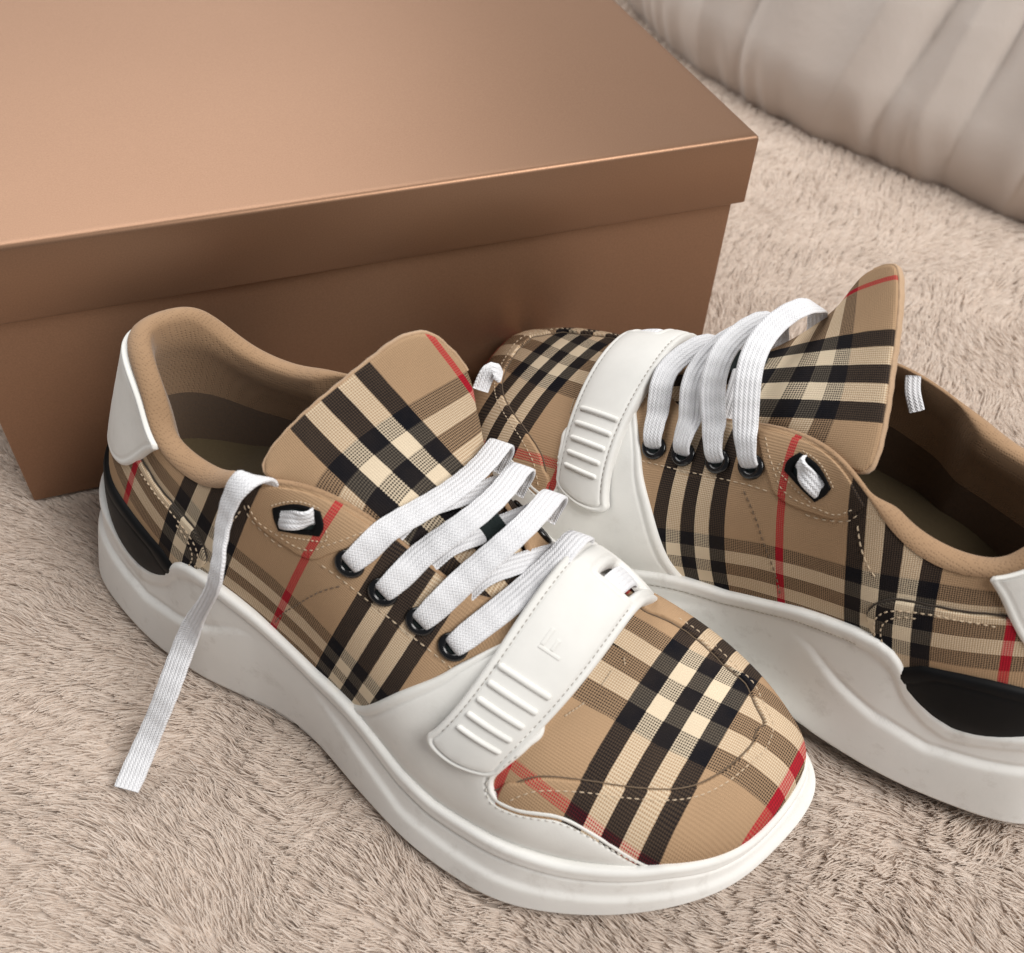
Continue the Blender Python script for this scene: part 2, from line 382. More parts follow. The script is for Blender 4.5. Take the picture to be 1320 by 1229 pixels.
class Stitches:
    def __init__(s): s.V, s.F = [], []
    def path(s, f, pts, sc, spacing=2.7, length=1.8, rad=.34, off=.0, closed=False, sign=1):
        sc = np.array(sc, float); Q = smooth_poly(np.array(pts, float) * sc, .5, closed)
        if closed: Q = np.vstack([Q, Q[:1]])
        P = f(Q[:, 0] / sc[0], Q[:, 1] / sc[1]); nn = normal(f, Q[:, 0] / sc[0], Q[:, 1] / sc[1]) * sign
        L = np.r_[0, np.cumsum(np.linalg.norm(np.diff(P, axis=0), axis=1))]
        for d in np.arange(spacing * .5, L[-1] - length, spacing):
            ds = np.array([0, .25, .75, 1]) * length + d
            C = np.stack([np.interp(ds, L, P[:, k]) for k in range(3)], 1); n = np.stack([np.interp(ds, L, nn[:, k]) for k in range(3)], 1)
            t = C[-1] - C[0]; t /= np.linalg.norm(t) + 1e-9
            b0 = len(s.V)
            for k, (q, m) in enumerate(zip(C, n)):
                sd = np.cross(t, m); lift = off + (rad * .55 if k in (1, 2) else -rad * .6); rr = rad if k in (1, 2) else rad * .5
                for a in range(5):
                    an = a * 2 * math.pi / 5; s.V.append(q + m * (lift + rr * math.sin(an)) + sd * rr * math.cos(an))
            for k in range(3):
                for a in range(5): s.F.append((b0 + k * 5 + a, b0 + (k + 1) * 5 + a, b0 + (k + 1) * 5 + (a + 1) % 5, b0 + k * 5 + (a + 1) % 5))
    def build(s, name, material, parent, flip): 
        o = mesh_obj(name, s.V, s.F, material, parent, None, True, flip); o["kind"] = "stuff"; return o

# ------------------------------------------------------------------ sole outline (mm): lip and ground edge, toe -> near -> heel -> far
LIP = cspline([(308,10),(301,-16),(287,-38),(261,-57),(230,-66.5),(207,-66),(182,-61),(152,-50.5),(122,-42.7),(100,-40),(80,-38),(60,-35),(40,-30.5),(20,-21.5),(8,-10),(3,6),(10,22),(21,31),(40,38),(60,41),(82,42),(102,42),(125,42),(152,43),(182,46),(208,47),(235,47),(260,43.5),(284,35),(302,25)], True)
GND = cspline([(312,10),(304,-16),(290,-39),(262,-60),(230,-71.5),(207,-72),(182,-67),(152,-56),(122,-47),(100,-45.5),(80,-44.5),(60,-42),(40,-37),(18,-28.5),(2,-17),(-6,5),(1,24),(16,35),(38,42),(60,45),(82,45),(102,44.5),(125,45),(152,47),(182,50),(208,53),(235,53),(260,50),(285,42),(304,28)], True)
NSO = 30
ZL = ([-8,5,20,33,42,50,57,61.5,64.5,67.5,71.5,77,86,97,106,118,133,150,160,176,191,209,229,242,260,274,290,300,308],
      [50,49,46,40,37,39.5,44,48.0,52.5,57,60,61.5,60.5,57,53.5,47.5,41,37.5,34.5,27.5,25,26,27,26.5,27,27,22.5,18.5,18])
ZG = ([-8,15,30,46,66,83,97,110,140,180,230,270,310],[31,31,27,24,28,34,41,42,28,12,12,13,9])
def zlip(x): return np.interp(x, *ZL)
def zbot(x): return np.interp(x, [-8, 20, 60, 230, 312], [3, 0, 0, 0, 6])
def sole_point(u, h):
    """h 0 = lip outer top ... 1 = ground edge"""
    L, G = LIP(u), GND(u); return L + (G - L) * h

UVQ = lambda a, b, P: np.stack([P[..., 0] - .37 * P[..., 2] - 37.6, _vq(P[..., 2] + np.where(P[..., 0] < 128, .35 * P[..., 0], 44.8 + .45 * (P[..., 0] - 128)) - 84.65)], -1)
_vq = lambda v: np.where(v > 32, 32 + 22 - np.abs(22 - (v - 32) % 44), v)
def arc_from_top(th, h):
    hs = np.linspace(0, 1, 13); acc = np.zeros(np.shape(th)); prev = S(th, np.ones_like(h))
    for k in hs[1:]:
        cur = S(th, 1 + (h - 1) * k); acc = acc + np.linalg.norm(cur - prev, axis=-1); prev = cur
    return acc
def UVV(a, b, P):
    """vamp cloth; a,b = theta,h"""
    xs_ = np.array([203, 220, 238, 255, 270, 282, 290, 297, 302, 305]); dy = P[..., 1] - np.interp(P[..., 0], xs_, [-6, -4, -1, 1, 4, 7, 8, 9, 9.5, 10])
    dz = np.maximum(np.interp(P[..., 0], xs_, [84, 75, 65, 57, 51, 45, 41, 36, 29, 22]) - P[..., 2], 0)
    s = np.sign(dy) * np.sqrt(dy ** 2 + 1.25 * dz ** 2 * np.clip(np.abs(dy) / 12, 0, 1))
    return np.stack([P[..., 0] - .15 * P[..., 1] - 244.9 + np.clip((P[..., 0] - 278) / 18, 0, 1) * (2.2 + .006 * np.minimum(P[..., 1], 0) ** 2), .775 * s * (1 - .0022 * (P[..., 0] - 222) * np.clip((-s - 30) / 18, 0, 1)) + 3.2 + 15.75], -1)
def make_uvt(TONGUE):
    def UVT(a, b, P):
        a, b = np.asarray(a, float), np.asarray(b, float); c0 = -.045
        acc = np.zeros(a.shape); prev = TONGUE(a, np.full_like(a, c0))
        for k in np.linspace(0, 1, 11)[1:]:
            cur = TONGUE(a, c0 + (b - c0) * k); acc = acc + np.linalg.norm(cur - prev, axis=-1); prev = cur
        acc = acc * np.sign(b - c0)
        return np.stack([acc * .89 + .00013 * acc ** 3 + 15.75, a * 16.4 - 34.8 + 15.75], -1)
    return UVT
SCH = (21.0, 75.0)      # chart -> rough millimetres
def near(pts): return [(i, 1 - abs(q)) for i, q in pts]
def far(pts): return [(28 - i, 1 - abs(q)) for i, q in pts]

LACE_A = [
    [(144.7, -27.0, 97.2), (153.9, -17.0, 101.2), (162.5, -3.0, 106.3), (167.9, 12.0, 108.2), (169.5, 25.0, 107.6), (170.0, 32.0, 107.9)],
    [(158.5, -27.0, 91.2), (166.3, -16.0, 95.7), (175.6, -3.0, 104.5), (179.7, 12.0, 106.3), (179.6, 23.0, 104.5), (179.8, 29.0, 103.4)],
    [(172.6, -27.0, 83.5), (182.3, -16.0, 94.1), (189.9, -3.0, 101.9), (193.8, 10.0, 104.0), (194.1, 20.0, 101.8), (194.0, 26.0, 99.2)],
    [(187.4, -27.5, 75.0), (195.5, -16.0, 82.5), (200.7, -3.0, 86.7), (204.8, 8.0, 91.0), (206.0, 16.0, 90.7), (206.7, 22.0, 88.1)],
]
LACE_B = [
    [(145.4, -27.0, 97.2), (154.8, -23.0, 105.7), (161.2, -16.0, 115.0), (166.7, -5.0, 120.9), (168.7, 10.0, 123.7), (166.1, 22.0, 124.6), (164.4, 30.0, 119.6)],
    [(158.5, -27.0, 89.9), (167.0, -23.0, 96.8), (174.2, -16.0, 103.8), (179.3, -5.0, 110.9), (180.6, 9.0, 112.5), (178.7, 20.0, 113.0), (176.8, 28.0, 109.5)],
    [(173.3, -27.0, 82.3), (176.9, -23.0, 88.3), (182.4, -16.0, 98.1), (185.6, -5.0, 103.0), (186.3, 8.0, 104.4), (184.9, 18.0, 104.1), (183.4, 26.0, 100.4)],
    [(185.7, -27.0, 75.1), (191.3, -23.0, 77.6), (196.1, -16.0, 88.3), (199.7, -5.0, 91.7), (199.1, 7.0, 93.3), (196.7, 15.0, 93.7), (194.5, 22.0, 90.4)],
]
def build_sneaker(label, flip):
    TONGUE = make_tongue(TG_B if flip else TG_A); UVT = make_uvt(TONGUE)
    R = bpy.data.objects.new("sneaker", None); COL.objects.link(R); R["label"] = label; R["category"] = "sneaker"; R["group"] = "pair of check sneakers"
    fl = flip
    # ---- midsole
    nu = 420; u = np.linspace(0, NSO, nu, endpoint=False)
    L, G = LIP(u), GND(u); tg = LIP(u + .02) - LIP(u - .02); nn = np.stack([tg[:, 1], -tg[:, 0]], 1); nn /= np.linalg.norm(nn, axis=1, keepdims=True)
    if (nn[0] @ np.array([1, 0])) < 0: nn = -nn
    zl, zb, zg = zlip(L[:, 0]), zbot(L[:, 0]), np.interp(L[:, 0], *ZG)
    rows = []
    def row(pl, off, z): rows.append(np.concatenate([pl + nn * np.asarray(off).reshape(-1, 1), np.asarray(z).reshape(-1, 1)], 1))
    one = np.ones(nu)
    row(L, -14 * one, zl - 7); row(L, -8 * one, zl - 3); row(L, -4.2 * one, zl - .9); row(L, -2.2 * one, zl + .1); row(L, -.9 * one, zl - .1); row(L, -.15 * one, zl - 1.0); row(L, .1 * one, zl - 2.2)
    zt = zl - 2.2; hh = zt - (zb + 2.5)
    bandz = np.minimum(5.0, hh * .35)
    for k in np.linspace(.04, 1, 60):
        z = zt - hh * k; P = L + (G - L) * (k ** 1.15)
        below = zl - z
        wf = np.clip((L[:, 0] - 74) / 14, 0, 1)
        off = -.9 * wf * np.exp(-((below - bandz - 1.5) / .9) ** 2)                       # welt line under the lip
        off = off - 1.2 * (1 / (1 + np.exp(-(below - bandz - 1.5) * 1.5))) * np.clip(1 - k, 0, 1)
        fade = np.clip((105 - L[:, 0]) / 25, 0, 1)
        off = off + fade * (1.0 / (1 + np.exp((z - zg) * 1.2))) * 1.6 - fade * 1.0 * np.exp(-((z - zg - .4) / 1.3) ** 2)
        fade2 = np.clip((L[:, 0] - 130) / 25, 0, 1); off = off + fade2 * 1.4 / (1 + np.exp((z - zg) * 1.8))
        off = off + .7 * np.sin(np.pi * np.clip(k, 0, 1)) * np.clip(hh / 30, 0, 1)
        row(P, off, z)
    row(G, -.4 * one, zb + 1.2); row(G, -1.6 * one, zb + .4); row(G, -5 * one, zb)
    V = np.stack(rows, 1); nr = V.shape[1]
    mid = mesh_obj("midsole", V.reshape(-1, 3), grid_faces(nu, nr, True, False), M['sole'], R, None, True, fl, 0, True)
    sw = Stitches(); st = Stitches(); sd = Stitches()
    zrow = V[:, 7:66, 2]; below_ = zl[:, None] - zrow; kk = np.argmin(np.abs(below_ - (bandz + 1.5)[:, None]), axis=1) + 7
    W_ = V[np.arange(nu), kk]; W_ = (np.roll(W_, 1, 0) + np.roll(W_, -1, 0) + np.roll(W_, 2, 0) + np.roll(W_, -2, 0) + W_) / 5; wx = cspline(W_, True); nx = cspline(np.c_[nn, np.zeros(nu)], True)
    sel = np.where((W_[:, 0] > 72) & (W_[:, 0] < 300))[0]
    for k0 in range(nu):
        if not (84 < W_[k0, 0] < 290): continue
        C = wx(np.array([k0 + .1, k0 + .3, k0 + .6, k0 + .8])); n_ = nx(np.array([k0 + .4]))[0]; t_ = C[-1] - C[0]; t_ /= np.linalg.norm(t_); b0 = len(sw.V)
        for k, q in enumerate(C):
            s_ = np.cross(t_, n_); r_ = .24 if k in (1, 2) else .12
            for a in range(5): an = a * 2 * math.pi / 5; sw.V.append(q + n_ * (.05 + r_ * math.sin(an)) + s_ * r_ * math.cos(an))
        for k in range(3):
            for a in range(5): sw.F.append((b0 + k * 5 + a, b0 + (k + 1) * 5 + a, b0 + (k + 1) * 5 + (a + 1) % 5, b0 + k * 5 + (a + 1) % 5))
    # ---- outsole with cut lugs
    OV, OF = [], []; pat = ((u * 4.0) % 1.0 > .10).astype(float)
    for k, (off, dz) in enumerate(((-.9, 1.6), (-.7, -.8), (-1.5, -2.0), (-16, -2.0))):
        o_ = off - (1 - pat) * (1.6 if k in (1, 2) else 0); OV.append(np.concatenate([G + nn * o_[:, None], (zb + dz + (1 - pat) * (1.4 if k in (1, 2) else 0))[:, None]], 1))
    OV = np.stack(OV, 1); OF = grid_faces(nu, 4, True, False) + [tuple(i * 4 + 3 for i in range(nu))]
    mesh_obj("outsole", OV.reshape(-1, 3), OF, M['sole'], R, None, False, fl, 0, True)
    # ---- upper cloth: vamp and quarters
    def sheet(name, t0, t1, nt_, h0, h1, nh, uvf, weld, parent=R):
        A, Bh = np.meshgrid(np.linspace(t0, t1, nt_), np.linspace(h0, h1, nh), indexing='ij'); P = S(A, Bh)
        return mesh_obj(name, P.reshape(-1, 3), grid_faces(nt_, nh), M['plaid'], parent, uvf(A, Bh, P).reshape(-1, 2), True, fl, weld)
    vamp = sheet("vamp", -5.25, 5.25, 170, -.05, 1, 48, UVV, .02)
    quarter = sheet("quarter", 4.7, 23.3, 300, -.05, 1, 44, UVQ, 0)
    # toe cap
    cap = [(4.60,.285),(4.31,.365),(4.03,.42),(3.50,.458),(2.82,.477),(2.21,.501),(1.70,.54),(1.15,.60),(.70,.70),(.25,.86),(-.55,.80),(-1.28,.664),(-1.85,.68),(-2.6,.65),(-3.15,.68),(-3.5,.73),(-4.2,.66),(-4.9,.5),(-4.9,.5),(-4.9,-.06),(-4.9,-.06),(4.6,-.06),(4.6,-.06)]
    panel("toe_cap", S, cap, SCH, 1.5, .7, 4.5, M['plaid'], R, UVV, 0, None, flip=fl)
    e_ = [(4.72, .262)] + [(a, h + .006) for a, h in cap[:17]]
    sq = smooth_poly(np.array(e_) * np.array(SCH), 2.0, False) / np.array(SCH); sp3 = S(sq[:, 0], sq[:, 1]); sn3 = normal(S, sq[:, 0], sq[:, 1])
    ribbon('seam_shade_strip', (sp3 + sn3 * .25)[::3], sn3[::3], .45, .4, M['thread_and_shade'], R, fl, 2.0)  # thin dark strip standing for the shadow gap at the cap edge
    seam = [(4.45,.262),(4.25,.325),(4.0,.375),(3.50,.418),(2.82,.437),(2.21,.458),(1.70,.492),(1.15,.545),(.62,.64),(.05,.78),(-.6,.73),(-1.28,.62),(-1.85,.63),(-2.6,.60),(-3.15,.625)]
    st.path(S, seam, SCH, 2.6, 1.7, .24, 1.5)
    # white overlay, both sides
    ov = [(7.13,-1.03),(6.79,-.885),(6.36,-.63),(6.02,-.455),(5.82,-.355),(5.55,-.27),(5.2,-.2),(5.2,-.2),(4.7,-.2),(4.7,-.2),(4.18,-.40),(4.33,-.505),(4.60,-.62),(4.72,-.69),(4.62,-.738),(4.30,-.738),(3.76,-.70),(3.37,-.737),(3.0,-.83),(2.64,-.98),(2.45,-1.06),(2.45,-1.06),(7.2,-1.06),(7.2,-1.06)]
    panel("side_overlay", S, near(ov) if False else [(i, 1 + q) for i, q in ov], SCH, 1.7, 1.2, 5, M['white'], R, None, 0, (2.2, .6), flip=fl)
    panel("side_overlay", S, [(28 - i, 1 + q) for i, q in ov], SCH, 1.7, 1.2, 5, M['white'], R, None, 0, (2.2, .6), flip=fl)
    sw.path(S, [(4.42,.47),(4.70,.355),(4.80,.29),(4.66,.222),(4.30,.222),(3.76,.258),(3.37,.223),(3.0,.13),(2.75,.035)], SCH, 2.4, 1.5, .26, 1.6)
    # black heel counter
    ct = [(10.60,.06),(10.66,.10),(10.93,.25),(11.3,.315),(11.74,.338),(12.2,.335),(12.9,.315),(14,.32),(15.1,.315),(15.8,.335),(16.3,.338),(16.7,.315),(17.07,.25),(17.34,.10),(17.4,.06),(17.4,-.2),(17.4,-.2),(10.6,-.2),(10.6,-.2)]
    panel("heel_counter", S, ct, (17, 75), 3.4, 2.6, 3.5, M['black'], R, None, 0, (4.6, .35), flip=fl)
    # plaid heel patch
    hp = [(10.5,.03),(10.12,.09),(9.86,.20),(9.80,.30),(9.90,.42),(10.13,.54),(10.45,.62),(10.79,.672),(11.3,.682),(11.85,.65),(12.5,.60),(13.2,.57),(14,.56),(14.8,.57),(15.5,.60),(16.15,.65),(16.7,.682),(17.2,.672),(17.6,.62),(17.9,.54),(18.1,.42),(18.2,.30),(18.14,.20),(17.9,.09),(17.5,.03),(17.5,.03),(17.5,-.04),(17.5,-.04),(10.5,-.04),(10.5,-.04)]
    panel("heel_patch", S, hp, (17, 70), 1.3, 1.2, 3.5, M['plaid'], R, UVQ, 0, None, flip=fl)
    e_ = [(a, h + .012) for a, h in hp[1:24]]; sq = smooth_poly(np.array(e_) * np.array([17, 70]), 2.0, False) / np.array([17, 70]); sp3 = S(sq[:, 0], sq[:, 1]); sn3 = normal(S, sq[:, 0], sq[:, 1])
    ribbon('seam_shade_strip', (sp3 + sn3 * .3)[::3], sn3[::3], .7, .5, M['seam'], R, fl, 2.0)  # dark strip painting the crease shade along the patch edge
    st.path(S, [(10.1,.13),(9.99,.22),(9.96,.31),(10.05,.41),(10.25,.50),(10.5,.575),(10.82,.63),(11.3,.64),(11.8,.61)], (17, 70), 2.4, 1.5, .28, 1.3)
    st.path(S, [(10.25,.13),(10.12,.22),(10.1,.31),(10.18,.40),(10.32,.47),(10.55,.54)], (17, 70), 2.4, 1.5, .28, 1.3)
    # white heel tab
    htb = [(11.10,.955),(11.12,.94),(11.53,.785),(12.12,.556),(12.5,.475),(13.0,.44),(14,.42),(15,.44),(15.5,.475),(15.88,.556),(16.3,.75),(16.5,.86),(16.5,.90),(16.5,.90),(15.5,.93),(14,.96),(12.5,.975),(11.1,.985),(11.1,.985)]
    panel("heel_tab", S, htb, (17, 80), 2.4, 1.3, 3.5, M['white'], R, None, 0, (2.4, .3), flip=fl)
    # lace-loop flap with its slot
    flap = [(9.0,.93),(9.0,.93),(8.5,.965),(8.0,.97),(7.5,.96),(7.14,.955),(7.0,.925),(7.18,.79),(7.42,.675),(7.62,.60),(7.9,.585),(8.22,.615),(8.6,.68),(8.85,.80)]
    slot = [(8.33,.815),(8.33,.815),(7.98,.865),(7.66,.87),(7.66,.87),(7.58,.80),(7.60,.74),(7.60,.74),(7.9,.70),(8.18,.685),(8.18,.685),(8.28,.75)]
    panel("eyestay_flap", S, flap, SCH, .8, .7, 2.6, M['plaid'], R, UVQ, 0, None, (slot,), flip=fl)
    sm_ = lambda k: [(7.93 + (a - 7.93) * k, .775 + (b - .775) * k) for a, b in slot]
    panel("slot_binding", S, sm_(1.1), SCH, 1.25, .6, 1.6, M['black'], R, None, 0, None, (sm_(.74),), flip=fl, step=.8)
    panel("slot_backing", S, sm_(.80), SCH, .12, .1, 3, M['keeper'], R, None, 0, None, flip=fl)  # dark sheet that stands for the shade inside the slot
    st.path(S, [(8.88,.86),(8.62,.72),(8.25,.655),(7.92,.625),(7.66,.645),(7.48,.71),(7.28,.80),(7.12,.90)], SCH, 2.3, 1.4, .22, .8)
    st.path(S, [(8.42,.83),(8.0,.89),(7.62,.893)], SCH, 1.5, 1.0, .24, .85); st.path(S, [(7.52,.80),(7.5,.73),(7.86,.675),(8.2,.66)], SCH, 1.6, 1.0, .24, .85)
    # stitch lines on the quarter
    st.path(S, [(8.98,.86),(8.85,.75),(8.6,.665),(8.3,.60),(8.05,.575)], SCH, 3.0, 1.9, .25, .05)
    st.path(S, [(7.55,.60),(7.25,.60),(6.95,.60),(6.55,.605),(6.15,.61),(5.8,.60)], SCH, 3.0, 1.9, .25, .05)
    sd.path(S, [(7.2,.58),(7.5,.46),(7.8,.32),(8.1,.18),(8.3,.05)], SCH, 2.6, 1.7, .26, .05)
    st.path(S, [(9.0,.80),(9.25,.68),(9.5,.60),(9.75,.56)], SCH, 3.0, 2.0, .3, .1)
    for p0_, p1_ in (((3.18,.978),(3.10,.93)),((3.47,.816),(3.33,.898)),((3.95,.653),(3.66,.741))):
        for o_ in (0,): st.path(S, [(p0_[0] + o_, p0_[1]), (p1_[0] + o_, p1_[1])], SCH, 1.4, 1.3, .3, .15)
    # bar tack where flap and collar meet
    for k in range(9): st.path(S, [(8.98 + .035 * k, .86), (9.02 + .035 * k, .97)], SCH, 6, 5.5, .3, .8)
    # ---- collar roll and lining
    th = np.linspace(5.25, 22.75, 260); T = S(th, np.ones_like(th)); n = normal(S, th, np.full_like(th, .96)); n[:, 2] *= .35; n /= np.linalg.norm(n, axis=1, keepdims=True)
    up = T - S(th, np.full_like(th, .94)); up /= np.linalg.norm(up, axis=1, keepdims=True)
    w = np.clip((th - 8.9) / .7, 0, 1) * np.clip((19.1 - th) / .7, 0, 1); w = w * w * (3 - 2 * w); rr = .9 + 3.3 * w
    Vc = []
    cen = T - n * (rr * .85)[:, None]
    for a in np.linspace(-.25, math.pi * .95, 12): Vc.append(cen + (n * math.cos(a) + up * math.sin(a) * .9) * rr[:, None])
    nroll = None
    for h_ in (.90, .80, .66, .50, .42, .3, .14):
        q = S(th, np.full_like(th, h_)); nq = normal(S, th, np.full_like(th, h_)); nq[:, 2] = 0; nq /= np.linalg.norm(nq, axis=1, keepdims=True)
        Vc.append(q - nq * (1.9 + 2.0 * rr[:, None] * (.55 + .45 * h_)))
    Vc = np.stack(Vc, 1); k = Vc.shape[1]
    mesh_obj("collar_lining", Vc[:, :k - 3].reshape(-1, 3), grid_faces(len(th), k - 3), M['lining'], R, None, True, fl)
    mesh_obj("inner_lining", Vc[:, k - 4:].reshape(-1, 3), grid_faces(len(th), 4), M['shaded_lining'], R, None, True, fl)  # coloured darker than the collar lining to paint in the opening's shade
    # insole
    ii = np.linspace(5.3, 14, 60); A_ = np.stack([np.interp(ii, th, Vc[:, -1, c]) for c in range(3)], 1); B_ = np.stack([np.interp(28 - ii, th, Vc[:, -1, c]) for c in range(3)], 1)
    ws = np.linspace(-.02, 1.02, 12)[None, :, None]; I = A_[:, None] * (1 - ws) + B_[:, None] * ws; zi = np.minimum(A_[:, 2], B_[:, 2])[:, None] + 1.5 * (2 * ws[..., 0] - 1) ** 2 + 1; I[..., 2] = zi
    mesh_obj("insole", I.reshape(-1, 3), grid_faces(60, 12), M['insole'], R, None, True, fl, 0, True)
    # ---- eyelets
    EY = [(7.17,.70),(6.79,.69),(6.39,.695),(5.99,.69)]
    centres = []
    def ring(a, b, nm):
        P = S(a, b)[None][0]; nrm = normal(S, np.array([a]), np.array([b]))[0]; tx = S(a - .05, b) - S(a + .05, b); tx -= nrm * (tx @ nrm); tx /= np.linalg.norm(tx); ty = np.cross(nrm, tx)
        V = []; K1, K2 = 28, 10
        for i in range(K1):
            an = 2 * math.pi * i / K1; dr = tx * math.cos(an) * 1.12 + ty * math.sin(an)
            for j in range(K2):
                bn = 2 * math.pi * j / K2; V.append(P + nrm * (.7 + 1.0 * math.sin(bn)) + dr * (3.5 + 1.35 * math.cos(bn)))
        e = mesh_obj("eyelet", np.array(V), grid_faces(K1, K2, True, True), M['gloss'], R, None, True, fl)
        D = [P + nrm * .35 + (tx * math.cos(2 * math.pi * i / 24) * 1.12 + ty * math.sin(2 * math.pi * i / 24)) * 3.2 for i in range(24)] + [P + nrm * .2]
        mesh_obj("eyelet_hole", np.array(D), [(i, (i + 1) % 24, 24) for i in range(24)], M['keeper'], e, None, True, fl)  # flat dark disc, the shade of the hole put into its colour
        return P, nrm
    E = [ring(a, b, 'n') for a, b in EY]
    EF = [ring(28 - a, b, 'f') for a, b in EY]
    # ---- tongue
    tp = [(0,-.9),(1,-.98),(2,-1.0),(3,-1.0),(3.75,-.97),(3.98,-.86),(4.06,-.70),(4.07,-.35),(4.06,0),(4.10,.35)] + ([(4.13,.60),(4.12,.78),(4.06,.89),(3.88,.93),(3.4,.93)] if fl else [(4.15,.58),(4.08,.74),(3.9,.81),(3.4,.835),(2.9,.855)]) + [(2.4,.90),(1.9,.97),(1,1.0),(0,.9),(0,.9),(0,-.9)]
    panel("tongue", TONGUE, tp, (24, 37), 1.6, 1.6, 3.2, M['plaid'], R, UVT, 0, None, flip=fl, sign=1, skirt=1.0, crown=1.2)
    back = panel("tongue_lining", TONGUE, tp, (24, 37), 1.4, 1.2, 4, M['lining'], R, None, .9, None, flip=fl, sign=-1, skirt=.6)
    # piping round the free edge
    e_ = smooth_poly(np.array(tp[2:15], float) * np.array([24, 37]), 1.5, False) / np.array([24, 37]); ep = TONGUE(e_[:, 0], e_[:, 1]); en = normal(TONGUE, e_[:, 0], e_[:, 1])
    ribbon_pts = ep[::4]; ribbon("tongue_binding", ribbon_pts - en[::4] * .3, np.cross(np.gradient(ribbon_pts, axis=0), en[::4]), 2.6, 1.3, M['binding'], R, fl)
    # ---- laces
    W = [np.array(l_[-1], float) for l_ in (LACE_B if fl else LACE_A)]
    nup = np.array([-.1, -.35, .9])
    # heights of shoe under the laces, on a 1.5 mm plan grid
    A_g, H_g = np.meshgrid(np.linspace(5.2, 9.5, 260), np.linspace(.3, 1, 120), indexing='ij')
    cloud_up = np.concatenate([S(A_g, H_g).reshape(-1, 3), S(28 - A_g, H_g).reshape(-1, 3)])
    A_g, H_g = np.meshgrid(np.linspace(0, 4.1, 260), np.linspace(-1, 1, 200), indexing='ij')
    cloud_tg = (TONGUE(A_g, H_g) + normal(TONGUE, A_g, H_g) * 3.3).reshape(-1, 3)
    def hmap(cl):
        g = np.full((140, 90), -1e3); i = np.clip(((cl[:, 0] - 90) / 1.5).astype(int), 0, 139); j = np.clip(((cl[:, 1] + 65) / 1.5).astype(int), 0, 89)
        np.maximum.at(g, (i, j), cl[:, 2]); return g
    g_tg = hmap(cloud_tg); g_all = np.maximum(hmap(cloud_up), g_tg)
    def hull_path(P0, P1, g, lift, npt, t0=0., t1=1.):
        t = np.linspace(t0, t1, 60); Q = P0 + (P1 - P0) * t[:, None]
        i = np.clip(((Q[:, 0] - 90) / 1.5).astype(int), 1, 138); j = np.clip(((Q[:, 1] + 65) / 1.5).astype(int), 1, 88)
        z = np.max([g[i + a_, j + b_] for a_ in (-1, 0, 1) for b_ in (-1, 0, 1)], axis=0) + lift
        z = np.maximum(z, Q[:, 2] + .4); z[0] = Q[0, 2] + lift * .8; z[-1] = max(Q[-1, 2], z[-1])
        hull = [0]
        for k in range(1, 60):
            while len(hull) > 1 and (z[hull[-1]] - z[hull[-2]]) * (t[k] - t[hull[-2]]) <= (z[k] - z[hull[-2]]) * (t[hull[-1]] - t[hull[-2]]): hull.pop()
            hull.append(k)
        zz = np.interp(t, t[hull], z[hull]); zz = np.convolve(np.pad(zz, 3, 'edge'), np.ones(7) / 7, 'valid'); ts = np.linspace(t0, t1, npt); return np.c_[np.stack([np.interp(ts, t, Q[:, k]) for k in (0, 1)], 1), np.interp(ts, t, zz)]
    for i in range(4):
        P, nr_ = E[i]; w_ = W[i]; d = w_ - P; d = d / np.linalg.norm(d)
        lp = np.array((LACE_B if fl else LACE_A)[i])[1:].copy()
        gi = np.clip(((lp[:, 0] - 90) / 1.5).astype(int), 2, 137); gj = np.clip(((lp[:, 1] + 65) / 1.5).astype(int), 2, 87)
        rz = np.maximum(0, np.max([g_all[gi + a_, gj + b_] for a_ in (-2, 0, 2) for b_ in (-2, 0, 2)], axis=0) + 1.7 - lp[:, 2]); rz = np.pad(rz, 1, 'edge'); lp[:, 2] += np.maximum(.25 * rz[:-2] + .5 * rz[1:-1] + .25 * rz[2:], rz[1:-1] * .8)
        d = lp[0] - P; d = d / np.linalg.norm(d); en_ = lp[-1]
        ctrl = [P - nr_ * 2.2 + d * .2, P + nr_ * 2.0 + d * .9, (P + nr_ * 2.0 + d * .9) * .5 + lp[0] * .5 + nr_ * 1.0] + list(lp) + [en_ + np.array([0, 2.6, -4.0]), en_ + np.array([-1.5, 3.0, -10]), en_ + np.array([-3, 1.5, -16])]
        rad_ = lambda p: np.array([0, p[1] - 2, max(p[2] - 78, 4)]) / np.linalg.norm([p[1] - 2, max(p[2] - 78, 4)])
        nrm_ = [nr_ - d * .8, nr_ - d * .5, nr_] + [rad_(p) * .7 + nup * .5 for p in lp] + [np.array([0, 1, .5]), np.array([0, 1, 0]), np.array([0, 1, -.2])]
        ribbon("lace", ctrl, nrm_, 9.3, 1.25, M['lace'], R, fl, 1.2, [(0, .66), (.05, .80), (.12, .97), (.3, 1.03), (.8, 1), (1, .9)])
    for i in range(1 if fl else 0, 3):
        P, nr_ = E[i]; w_ = W[i + 1]
        hp_ = hull_path(P, w_ - np.array([0, 1., 5.]), g_tg, .3, 7, .26, .96)
        ribbon("lace", hp_, [nup] * 7, 8.4, 1.2, M['lace'], R, fl, 2)
    P, nr_ = E[3]; w_ = W[3] + np.array([12, -2, -7.])
    # lace keeper on the tongue
    kp = hull_path(E[1][0], W[2], g_tg, 1.3, 3, .5, .72)[1]; d = W[2] - E[1][0]; d /= np.linalg.norm(d); sd_ = np.cross(d, nup); sd_ /= np.linalg.norm(sd_)
